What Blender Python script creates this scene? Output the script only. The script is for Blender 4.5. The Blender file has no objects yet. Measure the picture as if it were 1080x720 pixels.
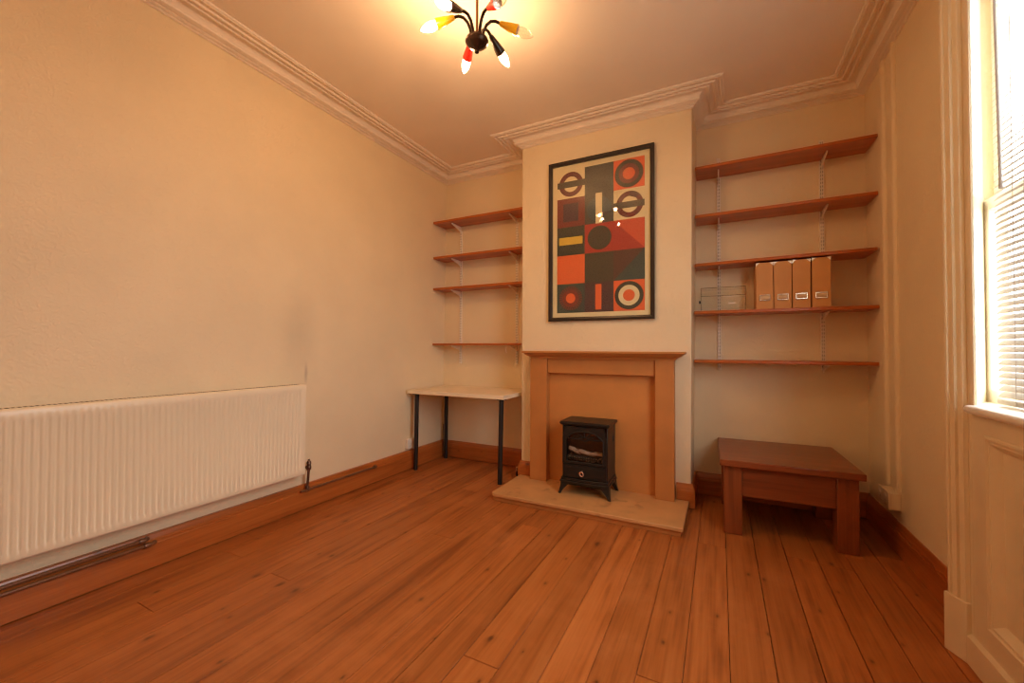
import bpy, bmesh, math, random
from mathutils import Vector, Matrix
random.seed(7)
PI = math.pi
sc = bpy.context.scene
COL = sc.collection

# ------------------------------------------------------------------ room numbers (metres)
W, D, H = 3.4525, 3.95, 2.905        # width, length, height; back wall at y = 0, camera towards -y
C1, C2, CD = 1.0674, 2.398, 0.35     # chimney breast: left, right, depth

# ================================================================== materials
def new_mat(name):
    m = bpy.data.materials.new(name); m.use_nodes = True
    nt = m.node_tree; nt.nodes.clear()
    out = nt.nodes.new('ShaderNodeOutputMaterial')
    return m, nt, out
def N(nt, t, **k):
    n = nt.nodes.new(t)
    for a, b in k.items():
        if a in n.inputs.keys(): n.inputs[a].default_value = b
        else: setattr(n, a, b)
    return n
def ramp(nt, stops):
    r = nt.nodes.new('ShaderNodeValToRGB')
    e = r.color_ramp.elements
    while len(e) < len(stops): e.new(0.5)
    for el, (p, c) in zip(e, stops):
        el.position = p; el.color = (*c, 1) if len(c) == 3 else c
    return r
def principled(nt, out, **k):
    b = nt.nodes.new('ShaderNodeBsdfPrincipled')
    for a, v in k.items(): b.inputs[a].default_value = v
    nt.links.new(b.outputs[0], out.inputs['Surface'])
    return b
def coords(nt, scale=(1, 1, 1), src='Object'):
    tc = nt.nodes.new('ShaderNodeTexCoord'); mp = nt.nodes.new('ShaderNodeMapping')
    mp.inputs['Scale'].default_value = scale
    nt.links.new(tc.outputs[src], mp.inputs['Vector'])
    return mp

def plain(name, col, rough=0.5, metal=0.0, var=0.06, scale=8.0, bump=0.0, bscale=200.0, coat=0.0):
    m, nt, out = new_mat(name)
    b = principled(nt, out, Roughness=rough, Metallic=metal)
    if coat: b.inputs['Coat Weight'].default_value = coat; b.inputs['Coat Roughness'].default_value = 0.08
    mp = coords(nt)
    nz = N(nt, 'ShaderNodeTexNoise', Scale=scale, Detail=4.0)
    nt.links.new(mp.outputs[0], nz.inputs['Vector'])
    lo = tuple(c * (1 - var) for c in col); hi = tuple(min(1, c * (1 + var)) for c in col)
    r = ramp(nt, [(0.3, lo), (0.7, hi)])
    nt.links.new(nz.outputs['Fac'], r.inputs[0]); nt.links.new(r.outputs[0], b.inputs['Base Color'])
    if bump:
        n2 = N(nt, 'ShaderNodeTexNoise', Scale=bscale, Detail=3.0)
        nt.links.new(mp.outputs[0], n2.inputs['Vector'])
        bp = N(nt, 'ShaderNodeBump', Strength=bump, Distance=0.002)
        nt.links.new(n2.outputs['Fac'], bp.inputs['Height']); nt.links.new(bp.outputs[0], b.inputs['Normal'])
    return m

def wallpaper(name, col, stain_shade=False):
    m, nt, out = new_mat(name)
    b = principled(nt, out, Roughness=0.55)
    mp = coords(nt)
    nz = N(nt, 'ShaderNodeTexNoise', Scale=2.2, Detail=5.0)
    nt.links.new(mp.outputs[0], nz.inputs['Vector'])
    r = ramp(nt, [(0.3, tuple(c * 0.95 for c in col)), (0.7, tuple(min(1, c * 1.03) for c in col))])
    nt.links.new(nz.outputs['Fac'], r.inputs[0])
    colour = r.outputs[0]
    if stain_shade:                                    # smudged streak, and a broad soft shadow painted in, above the radiator's end
        def blob(cy, cz, sy, sz, amount, prev):
            mq = nt.nodes.new('ShaderNodeMapping'); tc = nt.nodes.new('ShaderNodeTexCoord')
            mq.inputs['Location'].default_value = (0, -cy / sy, -cz / sz)
            mq.inputs['Scale'].default_value = (0.0, 1 / sy, 1 / sz)
            nt.links.new(tc.outputs['Object'], mq.inputs['Vector'])
            nn = N(nt, 'ShaderNodeTexNoise', Scale=5.0, Detail=3.0); nt.links.new(tc.outputs['Object'], nn.inputs['Vector'])
            ln = N(nt, 'ShaderNodeVectorMath', operation='LENGTH'); nt.links.new(mq.outputs[0], ln.inputs[0])
            ad = N(nt, 'ShaderNodeMath', operation='MULTIPLY_ADD'); nt.links.new(nn.outputs['Fac'], ad.inputs[0]); ad.inputs[1].default_value = 0.7
            nt.links.new(ln.outputs['Value'], ad.inputs[2])
            mr = N(nt, 'ShaderNodeMapRange', interpolation_type='SMOOTHSTEP'); nt.links.new(ad.outputs[0], mr.inputs['Value'])
            for i, vv in zip(('From Min', 'From Max', 'To Min', 'To Max'), (0.35, 1.35, amount, 0.0)): mr.inputs[i].default_value = vv
            mx = N(nt, 'ShaderNodeMix', data_type='RGBA'); nt.links.new(mr.outputs[0], mx.inputs['Factor'])
            nt.links.new(prev, mx.inputs['A']); mx.inputs['B'].default_value = (0.30, 0.24, 0.18, 1)
            return mx.outputs['Result']
        colour = blob(-1.600, 0.94, 0.020, 0.10, 0.42, colour)
        colour = blob(-1.66, 1.22, 0.20, 0.46, 0.20, colour)  # broad grey shadow area, put into the wall colour
    nt.links.new(colour, b.inputs['Base Color'])
    v = N(nt, 'ShaderNodeTexVoronoi', Scale=80.0); v.feature = 'SMOOTH_F1'
    n2 = N(nt, 'ShaderNodeTexNoise', Scale=120.0, Detail=4.0)
    nd = N(nt, 'ShaderNodeTexNoise', Scale=14.0, Detail=2.0)
    mv = N(nt, 'ShaderNodeMix', data_type='VECTOR'); mv.inputs['Factor'].default_value = 0.06
    nt.links.new(mp.outputs[0], nd.inputs['Vector']); nt.links.new(mp.outputs[0], mv.inputs['A']); nt.links.new(nd.outputs['Color'], mv.inputs['B'])
    nt.links.new(mv.outputs['Result'], v.inputs['Vector']); nt.links.new(mp.outputs[0], n2.inputs['Vector'])
    ad = N(nt, 'ShaderNodeMath', operation='ADD'); nt.links.new(v.outputs['Distance'], ad.inputs[0]); nt.links.new(n2.outputs['Fac'], ad.inputs[1])
    bp = N(nt, 'ShaderNodeBump', Strength=0.5, Distance=0.004)
    nt.links.new(ad.outputs[0], bp.inputs['Height']); nt.links.new(bp.outputs[0], b.inputs['Normal'])
    return m

def wood(name, dark, mid, light, axis=0, rough=0.4, coat=0.0, knots=0.7, grain=1.0, plank=False, spec=0.5, kscale=1.0, kplane=(0, 1)):
    """stained timber: grain runs along the object's axis; knots are dark ovals along it."""
    m, nt, out = new_mat(name)
    b = principled(nt, out, Roughness=rough)
    b.inputs['Specular IOR Level'].default_value = spec
    if coat: b.inputs['Coat Weight'].default_value = coat; b.inputs['Coat Roughness'].default_value = 0.18
    sc1 = [14.0 * grain] * 3; sc1[axis] = 0.9 * grain
    tc = nt.nodes.new('ShaderNodeTexCoord')
    vec = tc.outputs['Object']
    if plank:
        at = N(nt, 'ShaderNodeAttribute', attribute_name='plank')
        off = N(nt, 'ShaderNodeVectorMath', operation='MULTIPLY_ADD')
        nt.links.new(at.outputs['Color'], off.inputs[0]); off.inputs[1].default_value = (13.0, 17.0, 9.0)
        nt.links.new(vec, off.inputs[2]); vec = off.outputs[0]
    m1 = nt.nodes.new('ShaderNodeMapping'); m1.inputs['Scale'].default_value = sc1; nt.links.new(vec, m1.inputs['Vector'])
    n1 = N(nt, 'ShaderNodeTexNoise', Scale=1.0, Detail=6.0, Roughness=0.6, Distortion=0.9); nt.links.new(m1.outputs[0], n1.inputs['Vector'])
    sc2 = [90.0 * grain] * 3; sc2[axis] = 2.5 * grain
    m2 = nt.nodes.new('ShaderNodeMapping'); m2.inputs['Scale'].default_value = sc2; nt.links.new(vec, m2.inputs['Vector'])
    n2 = N(nt, 'ShaderNodeTexNoise', Scale=1.0, Detail=3.0); nt.links.new(m2.outputs[0], n2.inputs['Vector'])
    mxf = N(nt, 'ShaderNodeMix', data_type='FLOAT'); mxf.inputs['Factor'].default_value = 0.35
    nt.links.new(n1.outputs['Fac'], mxf.inputs['A']); nt.links.new(n2.outputs['Fac'], mxf.inputs['B'])
    r = ramp(nt, [(0.32, dark), (0.5, mid), (0.68, light)])
    nt.links.new(mxf.outputs['Result'], r.inputs[0]); colour = r.outputs[0]
    if knots:
        sx = N(nt, 'ShaderNodeSeparateXYZ'); nt.links.new(vec, sx.inputs[0])
        cx_ = N(nt, 'ShaderNodeCombineXYZ'); nt.links.new(sx.outputs[kplane[0]], cx_.inputs[0]); nt.links.new(sx.outputs[kplane[1]], cx_.inputs[1])
        mk = nt.nodes.new('ShaderNodeMapping'); mk.inputs['Scale'].default_value = (4.2 * kscale, 8.0 * kscale, 1); nt.links.new(cx_.outputs[0], mk.inputs['Vector'])
        vo = N(nt, 'ShaderNodeTexVoronoi', Scale=1.0, Randomness=1.0); vo.voronoi_dimensions = '2D'; nt.links.new(mk.outputs[0], vo.inputs['Vector'])
        kr = ramp(nt, [(0.0, (1, 1, 1)), (0.055, (0.75,) * 3), (0.11, (0.18,) * 3), (0.2, (0, 0, 0))])
        gate = N(nt, 'ShaderNodeSeparateColor'); nt.links.new(vo.outputs['Color'], gate.inputs[0])
        sz = N(nt, 'ShaderNodeMapRange'); nt.links.new(gate.outputs[1], sz.inputs['Value']); sz.inputs['To Min'].default_value = 0.6; sz.inputs['To Max'].default_value = 1.8
        nk = N(nt, 'ShaderNodeTexNoise', Scale=30.0); nt.links.new(vec, nk.inputs['Vector'])
        dk = N(nt, 'ShaderNodeMath', operation='MULTIPLY_ADD'); nt.links.new(nk.outputs['Fac'], dk.inputs[0]); dk.inputs[1].default_value = 0.05; nt.links.new(vo.outputs['Distance'], dk.inputs[2])
        ds = N(nt, 'ShaderNodeMath', operation='MULTIPLY'); nt.links.new(dk.outputs[0], ds.inputs[0]); nt.links.new(sz.outputs[0], ds.inputs[1]); nt.links.new(ds.outputs[0], kr.inputs[0])
        gt = N(nt, 'ShaderNodeMath', operation='GREATER_THAN'); nt.links.new(gate.outputs[0], gt.inputs[0]); gt.inputs[1].default_value = 0.74
        mu = N(nt, 'ShaderNodeMath', operation='MULTIPLY'); nt.links.new(kr.outputs[0], mu.inputs[0]); nt.links.new(gt.outputs[0], mu.inputs[1])
        m3 = N(nt, 'ShaderNodeMath', operation='MULTIPLY'); nt.links.new(mu.outputs[0], m3.inputs[0]); m3.inputs[1].default_value = knots
        mx = N(nt, 'ShaderNodeMix', data_type='RGBA'); nt.links.new(m3.outputs[0], mx.inputs['Factor'])
        nt.links.new(colour, mx.inputs['A']); mx.inputs['B'].default_value = (*[c * 0.3 for c in dark], 1)
        colour = mx.outputs['Result']
    if plank:
        sep = N(nt, 'ShaderNodeSeparateColor'); nt.links.new(at.outputs['Color'], sep.inputs[0])
        mr = N(nt, 'ShaderNodeMapRange'); nt.links.new(sep.outputs[2], mr.inputs['Value'])
        mr.inputs['To Min'].default_value = 0.88; mr.inputs['To Max'].default_value = 1.1
        mm = N(nt, 'ShaderNodeVectorMath', operation='SCALE'); nt.links.new(colour, mm.inputs[0]); nt.links.new(mr.outputs[0], mm.inputs['Scale'])
        colour = mm.outputs[0]
        # scuffed, paler traffic wear
        nw = N(nt, 'ShaderNodeTexNoise', Scale=2.6, Detail=8.0, Roughness=0.65); nt.links.new(tc.outputs['Object'], nw.inputs['Vector'])
        wr = ramp(nt, [(0.5, (0, 0, 0)), (0.72, (0.42,) * 3)]); nt.links.new(nw.outputs['Fac'], wr.inputs[0])
        mw = N(nt, 'ShaderNodeMix', data_type='RGBA'); nt.links.new(wr.outputs[0], mw.inputs['Factor'])
        nt.links.new(colour, mw.inputs['A']); mw.inputs['B'].default_value = (*[min(1, c * 1.12 + 0.015) for c in light], 1)
        colour = mw.outputs['Result']
        rr = N(nt, 'ShaderNodeMapRange'); nt.links.new(nw.outputs['Fac'], rr.inputs['Value'])
        rr.inputs['To Min'].default_value = rough - 0.08; rr.inputs['To Max'].default_value = rough + 0.14
        nt.links.new(rr.outputs[0], b.inputs['Roughness'])
    nt.links.new(colour, b.inputs['Base Color'])
    bp = N(nt, 'ShaderNodeBump', Strength=0.12, Distance=0.002)
    nt.links.new(mxf.outputs['Result'], bp.inputs['Height']); nt.links.new(bp.outputs[0], b.inputs['Normal'])
    return m

def glass(name, tint=(1, 1, 1), rough=0.02, refl=1.0, base=0.0):
    """thin clear sheet: lets light straight through, mirrors by Fresnel"""
    m, nt, out = new_mat(name)
    tr = N(nt, 'ShaderNodeBsdfTransparent'); tr.inputs[0].default_value = (*tint, 1)
    gl = N(nt, 'ShaderNodeBsdfGlossy'); gl.inputs['Roughness'].default_value = rough
    lw = N(nt, 'ShaderNodeLayerWeight'); lw.inputs['Blend'].default_value = 0.5
    pw = N(nt, 'ShaderNodeMath', operation='POWER'); nt.links.new(lw.outputs['Facing'], pw.inputs[0]); pw.inputs[1].default_value = 4.0
    ml = N(nt, 'ShaderNodeMath', operation='MULTIPLY_ADD'); nt.links.new(pw.outputs[0], ml.inputs[0]); ml.inputs[1].default_value = 0.9 * refl; ml.inputs[2].default_value = 0.04 * refl + base
    mx = N(nt, 'ShaderNodeMixShader')
    nt.links.new(ml.outputs[0], mx.inputs[0]); nt.links.new(tr.outputs[0], mx.inputs[1]); nt.links.new(gl.outputs[0], mx.inputs[2])
    nt.links.new(mx.outputs[0], out.inputs['Surface'])
    return m

def emitter(name, col, strength):
    m, nt, out = new_mat(name)
    e = N(nt, 'ShaderNodeEmission'); e.inputs[0].default_value = (*col, 1); e.inputs[1].default_value = strength
    nt.links.new(e.outputs[0], out.inputs['Surface'])
    return m

WALLC = (0.82, 0.69, 0.46)
M = {}
M['wall'] = wallpaper('wall_paper', WALLC)
M['wall_stain_shade'] = wallpaper('wall_paper_stain_shade', WALLC, stain_shade=True)
M['ceiling'] = plain('ceiling_paint', (0.88, 0.79, 0.66), 0.7, var=0.04, scale=1.5, bump=0.15, bscale=60)
M['cornice'] = plain('cornice_paint', (0.86, 0.78, 0.66), 0.55, var=0.03)
M['gloss_cream'] = plain('gloss_cream_paint', (0.76, 0.65, 0.45), 0.28, var=0.04, bump=0.08, bscale=40)
M['gloss_white'] = plain('gloss_white_paint', (0.85, 0.83, 0.78), 0.3, var=0.03)
M['floor'] = wood('floor_pine', (0.23, 0.062, 0.012), (0.41, 0.125, 0.026), (0.49, 0.170, 0.042), axis=1, rough=0.40, plank=True, knots=0.95, spec=0.35, kscale=1.0, kplane=(1, 0))
M['void'] = plain('under_floor_dark', (0.03, 0.018, 0.012), 0.9)
M['skirting'] = wood('skirting_pine_x', (0.27, 0.066, 0.013), (0.43, 0.118, 0.022), (0.52, 0.160, 0.034), axis=0, rough=0.3, coat=0.2, knots=0.8, kplane=(0, 2))
M['skirting_y'] = wood('skirting_pine_y', (0.27, 0.066, 0.013), (0.43, 0.118, 0.022), (0.52, 0.160, 0.034), axis=1, rough=0.3, coat=0.2, knots=0.8, kplane=(1, 2))
M['shelf'] = wood('shelf_pine', (0.28, 0.062, 0.010), (0.45, 0.108, 0.018), (0.53, 0.145, 0.027), axis=0, rough=0.32, coat=0.15, knots=0.8)
M['mdf'] = plain('raw_mdf', (0.50, 0.195, 0.048), 0.55, var=0.07, scale=5, bump=0.05)
M['mdf_pale'] = plain('raw_mdf_panel', (0.58, 0.235, 0.06), 0.55, var=0.08, scale=4, bump=0.05)
def mdf_stained():
    m = plain('hearth_mdf_spotted', (0.58, 0.30, 0.11), 0.5, var=0.1, scale=6)
    nt = m.node_tree; b = [n for n in nt.nodes if n.type == 'BSDF_PRINCIPLED'][0]
    src = b.inputs['Base Color'].links[0].from_socket
    mp = coords(nt, (1, 1, 1))
    nz = N(nt, 'ShaderNodeTexNoise', Scale=9.0, Detail=5.0, Distortion=0.6); nt.links.new(mp.outputs[0], nz.inputs['Vector'])
    r = ramp(nt, [(0.60, (0, 0, 0)), (0.70, (0.45,) * 3)]); nt.links.new(nz.outputs['Fac'], r.inputs[0])
    mx = N(nt, 'ShaderNodeMix', data_type='RGBA'); nt.links.new(r.outputs[0], mx.inputs['Factor']); nt.links.new(src, mx.inputs['A'])
    mx.inputs['B'].default_value = (0.26, 0.11, 0.04, 1); nt.links.new(mx.outputs['Result'], b.inputs['Base Color'])
    return m
M['hearth'] = mdf_stained()
M['table'] = wood('table_stain_x', (0.14, 0.032, 0.009), (0.235, 0.056, 0.015), (0.30, 0.078, 0.022), axis=0, rough=0.33, coat=0.15, knots=0.0, grain=1.3)
M['table_leg'] = wood('table_stain_z', (0.15, 0.036, 0.009), (0.25, 0.062, 0.015), (0.31, 0.085, 0.022), axis=2, rough=0.38, coat=0.1, knots=0.0, grain=1.3)
M['desk'] = plain('desk_laminate', (0.86, 0.74, 0.52), 0.35, var=0.04, scale=3)
M['black'] = plain('black_metal', (0.012, 0.010, 0.009), 0.4)
M['stove'] = plain('stove_black', (0.011, 0.009, 0.008), 0.38, var=0.15, bump=0.1, bscale=90)
M['ember'] = plain('stove_ash', (0.10, 0.085, 0.07), 0.7, var=0.4, scale=60, bump=0.4, bscale=80)
M['log'] = wood('stove_log', (0.16, 0.10, 0.07), (0.45, 0.32, 0.24), (0.80, 0.66, 0.54), axis=0, rough=0.7, knots=0, grain=2)  # pale tones stand in for bright reflected strokes on the logs
M['firebox'] = plain('firebox_brown', (0.12, 0.045, 0.022), 0.5, var=0.2)
M['copper'] = plain('copper_metal', (0.90, 0.55, 0.42), 0.25, metal=0.6)
M['chrome'] = plain('chrome_metal', (0.78, 0.76, 0.73), 0.18, metal=1.0)
M['rail'] = plain('white_enamel_steel', (0.85, 0.80, 0.70), 0.35, var=0.03)
M['slot'] = plain('slot_shadow', (0.20, 0.15, 0.11), 0.8)
M['radiator'] = plain('radiator_enamel', (0.82, 0.73, 0.54), 0.32, var=0.02, scale=3)
M['rad_dark'] = plain('radiator_grille_hole', (0.10, 0.07, 0.045), 0.8)
M['pipe'] = plain('painted_copper_pipe', (0.17, 0.070, 0.030), 0.35, metal=0.0, var=0.2, scale=12)
M['brass'] = plain('tarnished_valve_metal', (0.16, 0.09, 0.06), 0.35, metal=0.8, var=0.3, scale=30)
M['frame'] = plain('frame_black_brown', (0.018, 0.010, 0.007), 0.3, coat=0.3)
M['mount'] = plain('poster_cream', (0.80, 0.70, 0.40), 0.6, var=0.02)
M['glass'] = glass('picture_glass', rough=0.015, refl=0.9)
M['window_glass'] = glass('window_glass_sheet', refl=0.6)
M['stove_glass'] = glass('stove_window_glass', tint=(0.95, 0.92, 0.88), rough=0.06, refl=0.6)
M['acrylic'] = glass('clear_acrylic', tint=(0.992, 0.99, 0.985), rough=0.03, refl=0.45)
M['file'] = plain('file_kraft_board', (0.62, 0.315, 0.11), 0.6, var=0.04)
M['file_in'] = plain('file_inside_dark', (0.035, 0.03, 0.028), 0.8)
M['corner'] = plain('file_corner_tin', (0.85, 0.80, 0.70), 0.3, metal=0.4, var=0.05)
M['card'] = plain('label_card', (0.66, 0.50, 0.32), 0.7)
M['plastic_white'] = plain('white_plastic', (0.78, 0.72, 0.62), 0.35)
M['plastic_black'] = plain('black_plastic', (0.012, 0.012, 0.012), 0.4)
M['wand'] = plain('tilt_wand_grey', (0.50, 0.50, 0.50), 0.35)
M['blind'] = plain('blind_white', (0.46, 0.42, 0.37), 0.4, var=0.02)
M['lamp_dark'] = plain('lamp_dark_bronze', (0.055, 0.030, 0.018), 0.22, metal=0.6, var=0.1)
M['lamp_rod'] = plain('lamp_rod_bronze', (0.22, 0.11, 0.05), 0.25, metal=0.8, var=0.1)
M['lamp_yellow'] = plain('lamp_yellow', (0.85, 0.50, 0.012), 0.25, var=0.02)
M['lamp_red'] = plain('lamp_red', (0.72, 0.035, 0.02), 0.25, var=0.02)
M['lamp_black'] = plain('lamp_black', (0.025, 0.016, 0.011), 0.25)
def glow_glass():
    m, nt, out = new_mat('bulb_lit_glass')
    e = N(nt, 'ShaderNodeEmission'); e.inputs[0].default_value = (1.0, 0.62, 0.30, 1); e.inputs[1].default_value = 9.0
    t = N(nt, 'ShaderNodeBsdfTransparent'); a = N(nt, 'ShaderNodeAddShader')
    nt.links.new(e.outputs[0], a.inputs[0]); nt.links.new(t.outputs[0], a.inputs[1]); nt.links.new(a.outputs[0], out.inputs['Surface'])
    return m
M['bulb_lit'] = glow_glass()
BULB_W = 5.0
M['bulb_off'] = glass('bulb_clear_glass', tint=(0.96, 0.93, 0.88), rough=0.02, refl=1.6, base=0.04)

# ================================================================== mesh builder
class MB:
    def __init__(s): s.bm = bmesh.new(); s.smooth = False
    def face(s, pts, mi=0, smooth=False):
        f = s.bm.faces.new([s.bm.verts.new(p) for p in pts]); f.material_index = mi; f.smooth = smooth; return f
    def box(s, x0, x1, y0, y1, z0, z1, mi=0):
        return s.hexa([(x0, y0, z0), (x1, y0, z0), (x1, y1, z0), (x0, y1, z0)], [(x0, y0, z1), (x1, y0, z1), (x1, y1, z1), (x0, y1, z1)], mi)
    def hexa(s, lo, hi, mi=0):
        return s.loft([lo, hi], mi)
    def loft(s, rings, mi=0, caps=True, closed=True, smooth=False):
        vs = [[s.bm.verts.new(p) for p in r] for r in rings]
        n = len(rings[0]); fs = []
        for a, b in zip(vs, vs[1:]):
            for i in range(n if closed else n - 1):
                j = (i + 1) % n
                f = s.bm.faces.new((a[i], a[j], b[j], b[i])); f.material_index = mi; f.smooth = smooth; fs.append(f)
        if caps and closed:
            for r in (vs[0][::-1], vs[-1]):
                f = s.bm.faces.new(r); f.material_index = mi; fs.append(f)
        return fs
    def prism(s, poly, axis, a, b, mi=0, smooth=False):
        def P(u, v, w): return {0: (w, u, v), 1: (u, w, v), 2: (u, v, w)}[axis]
        return s.loft([[P(u, v, a) for u, v in poly], [P(u, v, b) for u, v in poly]], mi, smooth=smooth)
    def tube(s, pts, rad, seg=12, mi=0, caps=True):
        pts = [Vector(p) for p in pts]
        rads = rad if isinstance(rad, (list, tuple)) else [rad] * len(pts)
        up = None; rings = []
        for i, p in enumerate(pts):
            t = (pts[min(i + 1, len(pts) - 1)] - pts[max(i - 1, 0)]).normalized()
            if up is None:
                up = Vector((0, 0, 1)) if abs(t.z) < 0.9 else Vector((1, 0, 0))
            u = (up - t * up.dot(t)).normalized(); v = t.cross(u); up = u
            rings.append([p + (u * math.cos(2 * PI * k / seg) + v * math.sin(2 * PI * k / seg)) * rads[i] for k in range(seg)])
        return s.loft(rings, mi, caps, smooth=True)
    def lathe(s, prof, c=(0, 0, 0), axis=Vector((0, 0, 1)), seg=24, mi=0):
        """prof: (radius, distance along axis)"""
        q = Vector((0, 0, 1)).rotation_difference(Vector(axis).normalized()); c = Vector(c)
        rings = [[c + q @ Vector((max(r, 1e-4) * math.cos(2 * PI * k / seg), max(r, 1e-4) * math.sin(2 * PI * k / seg), h)) for k in range(seg)] for r, h in prof]
        return s.loft(rings, mi, True, smooth=True)
    def torus(s, c, axis, R, r, seg=28, rs=8, mi=0):
        q = Vector((0, 0, 1)).rotation_difference(Vector(axis).normalized()); c = Vector(c)
        vs = [[s.bm.verts.new(c + q @ Vector(((R + r * math.cos(2 * PI * j / rs)) * math.cos(2 * PI * i / seg), (R + r * math.cos(2 * PI * j / rs)) * math.sin(2 * PI * i / seg), r * math.sin(2 * PI * j / rs)))) for j in range(rs)] for i in range(seg)]
        for i in range(seg):
            for j in range(rs):
                f = s.bm.faces.new((vs[i][j], vs[(i + 1) % seg][j], vs[(i + 1) % seg][(j + 1) % rs], vs[i][(j + 1) % rs])); f.smooth = True; f.material_index = mi
    def build(s, name, mats, parent=None, origin=None, bevel=0.0, seg=2, sharp=38):
        """links ONE mesh object; vertices are given in world metres, origin is the thing's base"""
        if not isinstance(mats, (list, tuple)): mats = [mats]
        if parent is not None: o0 = ROOT[parent.name]
        else: o0 = Vector(origin) if origin is not None else Vector((0, 0, 0))
        bmesh.ops.recalc_face_normals(s.bm, faces=s.bm.faces[:])
        for v in s.bm.verts: v.co -= o0
        me = bpy.data.meshes.new(name); s.bm.to_mesh(me); s.bm.free()
        for m in mats: me.materials.append(m)
        ob = bpy.data.objects.new(name, me); COL.objects.link(ob)
        if parent is not None: ob.parent = parent
        else: ob.location = o0
        ROOT[ob.name] = o0
        me.set_sharp_from_angle(angle=math.radians(sharp))
        if bevel:
            bv = ob.modifiers.new('bevel', 'BEVEL'); bv.width = bevel; bv.segments = seg; bv.limit_method = 'ANGLE'; bv.angle_limit = math.radians(40); bv.harden_normals = False
        return ob
ROOT = {}
def thing(name, label, cat, loc, group=None):
    o = bpy.data.objects.new(name, None); COL.objects.link(o); o.location = loc; o.empty_display_size = 0.1
    ROOT[o.name] = Vector(loc)
    return tag(o, label, cat, group)
def tag(o, label, cat, group=None):
    o['label'] = label; o['category'] = cat
    if group: o['group'] = group
    return o
def struct(o): o['kind'] = 'structure'; return o
def dup(src, delta, label=None):
    def rec(a, par):
        c = a.copy(); COL.objects.link(c)
        if par is not None: c.parent = par
        for ch in a.children: rec(ch, c)
        return c
    r = rec(src, None); r.location = Vector(src.location) + Vector(delta)
    if label: r['label'] = label
    return r

# ================================================================== room shell
XL = lambda z: -0.015 + 0.0123 * z          # the left wall leans in a little towards the top
# floor boards
mb = MB(); layer = mb.bm.loops.layers.color.new('plank')
k = 0; x = -0.03 + 0.0
edges = [2.025 + 0.1437 * i for i in range(-15, 12)]
for a, b in zip(edges, edges[1:]):
    if b < -0.05 or a > W + 0.05: continue
    y = 0.05; cut = [0.05]
    t = -random.uniform(0.4, 3.2)
    while t > -D: cut.append(t); t -= random.uniform(2.2, 3.6)
    cut.append(-D - 0.05)
    for y1, y0 in zip(cut, cut[1:]):
        g = random.uniform(0.0007, 0.0018)
        dz = random.uniform(-0.0012, 0.0)
        fs = mb.box(a + g, b - g, y0 + 0.001, y1 - 0.001, -0.02, dz)
        c = (random.random(), random.random(), random.random(), 1)
        for f in fs:
            for l in f.loops: l[layer] = c
fl = struct(mb.build('floor', [M['floor'], M['void']], bevel=0.0007, seg=1))
mb = MB(); mb.box(-0.1, W + 0.2, -D - 0.1, 0.1, -0.1, -0.021); 
o = struct(mb.build('floor_underlay', M['void'])); o.parent = fl
mb = MB(); mb.box(-0.15, W + 0.35, -D - 0.1, 0.1, H, H + 0.1); struct(mb.build('ceiling', M['ceiling']))
mb = MB(); mb.hexa([(-0.2, -D - 0.1, -0.1), (XL(-0.1), -D - 0.1, -0.1), (XL(-0.1), 0.1, -0.1), (-0.2, 0.1, -0.1)], [(-0.2, -D - 0.1, H), (XL(H), -D - 0.1, H), (XL(H), 0.1, H), (-0.2, 0.1, H)])
struct(mb.build('wall_left', M['wall_stain_shade']))
mb = MB(); mb.box(-0.02, W + 0.1, 0, 0.1, -0.1, H); struct(mb.build('wall_back', M['wall']))
mb = MB()
mb.hexa([(C1, -CD, -0.02), (2.390, -CD, -0.02), (2.390, 0.0, -0.02), (C1, 0.0, -0.02)], [(C1, -CD, H), (2.407, -CD, H), (2.420, 0.0, H), (C1, 0.0, H)])
struct(mb.build('wall_chimney_breast', M['wall'], bevel=0.008, seg=3))
mb = MB(); mb.box(-0.1, W + 0.3, -D - 0.1, -D, -0.1, H); struct(mb.build('wall_rear', M['wall']))
WY0, WY1, WZ0, WZ1 = -1.22, -2.98, 0.885, 2.58     # window opening in the right wall
mb = MB()
mb.box(W, W + 0.12, WY0, 0.1, -0.1, H); mb.box(W, W + 0.12, -D - 0.1, WY1, -0.1, H)
mb.box(W, W + 0.12, WY1, WY0, WZ1, H); mb.box(W, W + 0.12, WY1, WY0, -0.1, WZ0)
struct(mb.build('wall_right', M['wall']))

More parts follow.
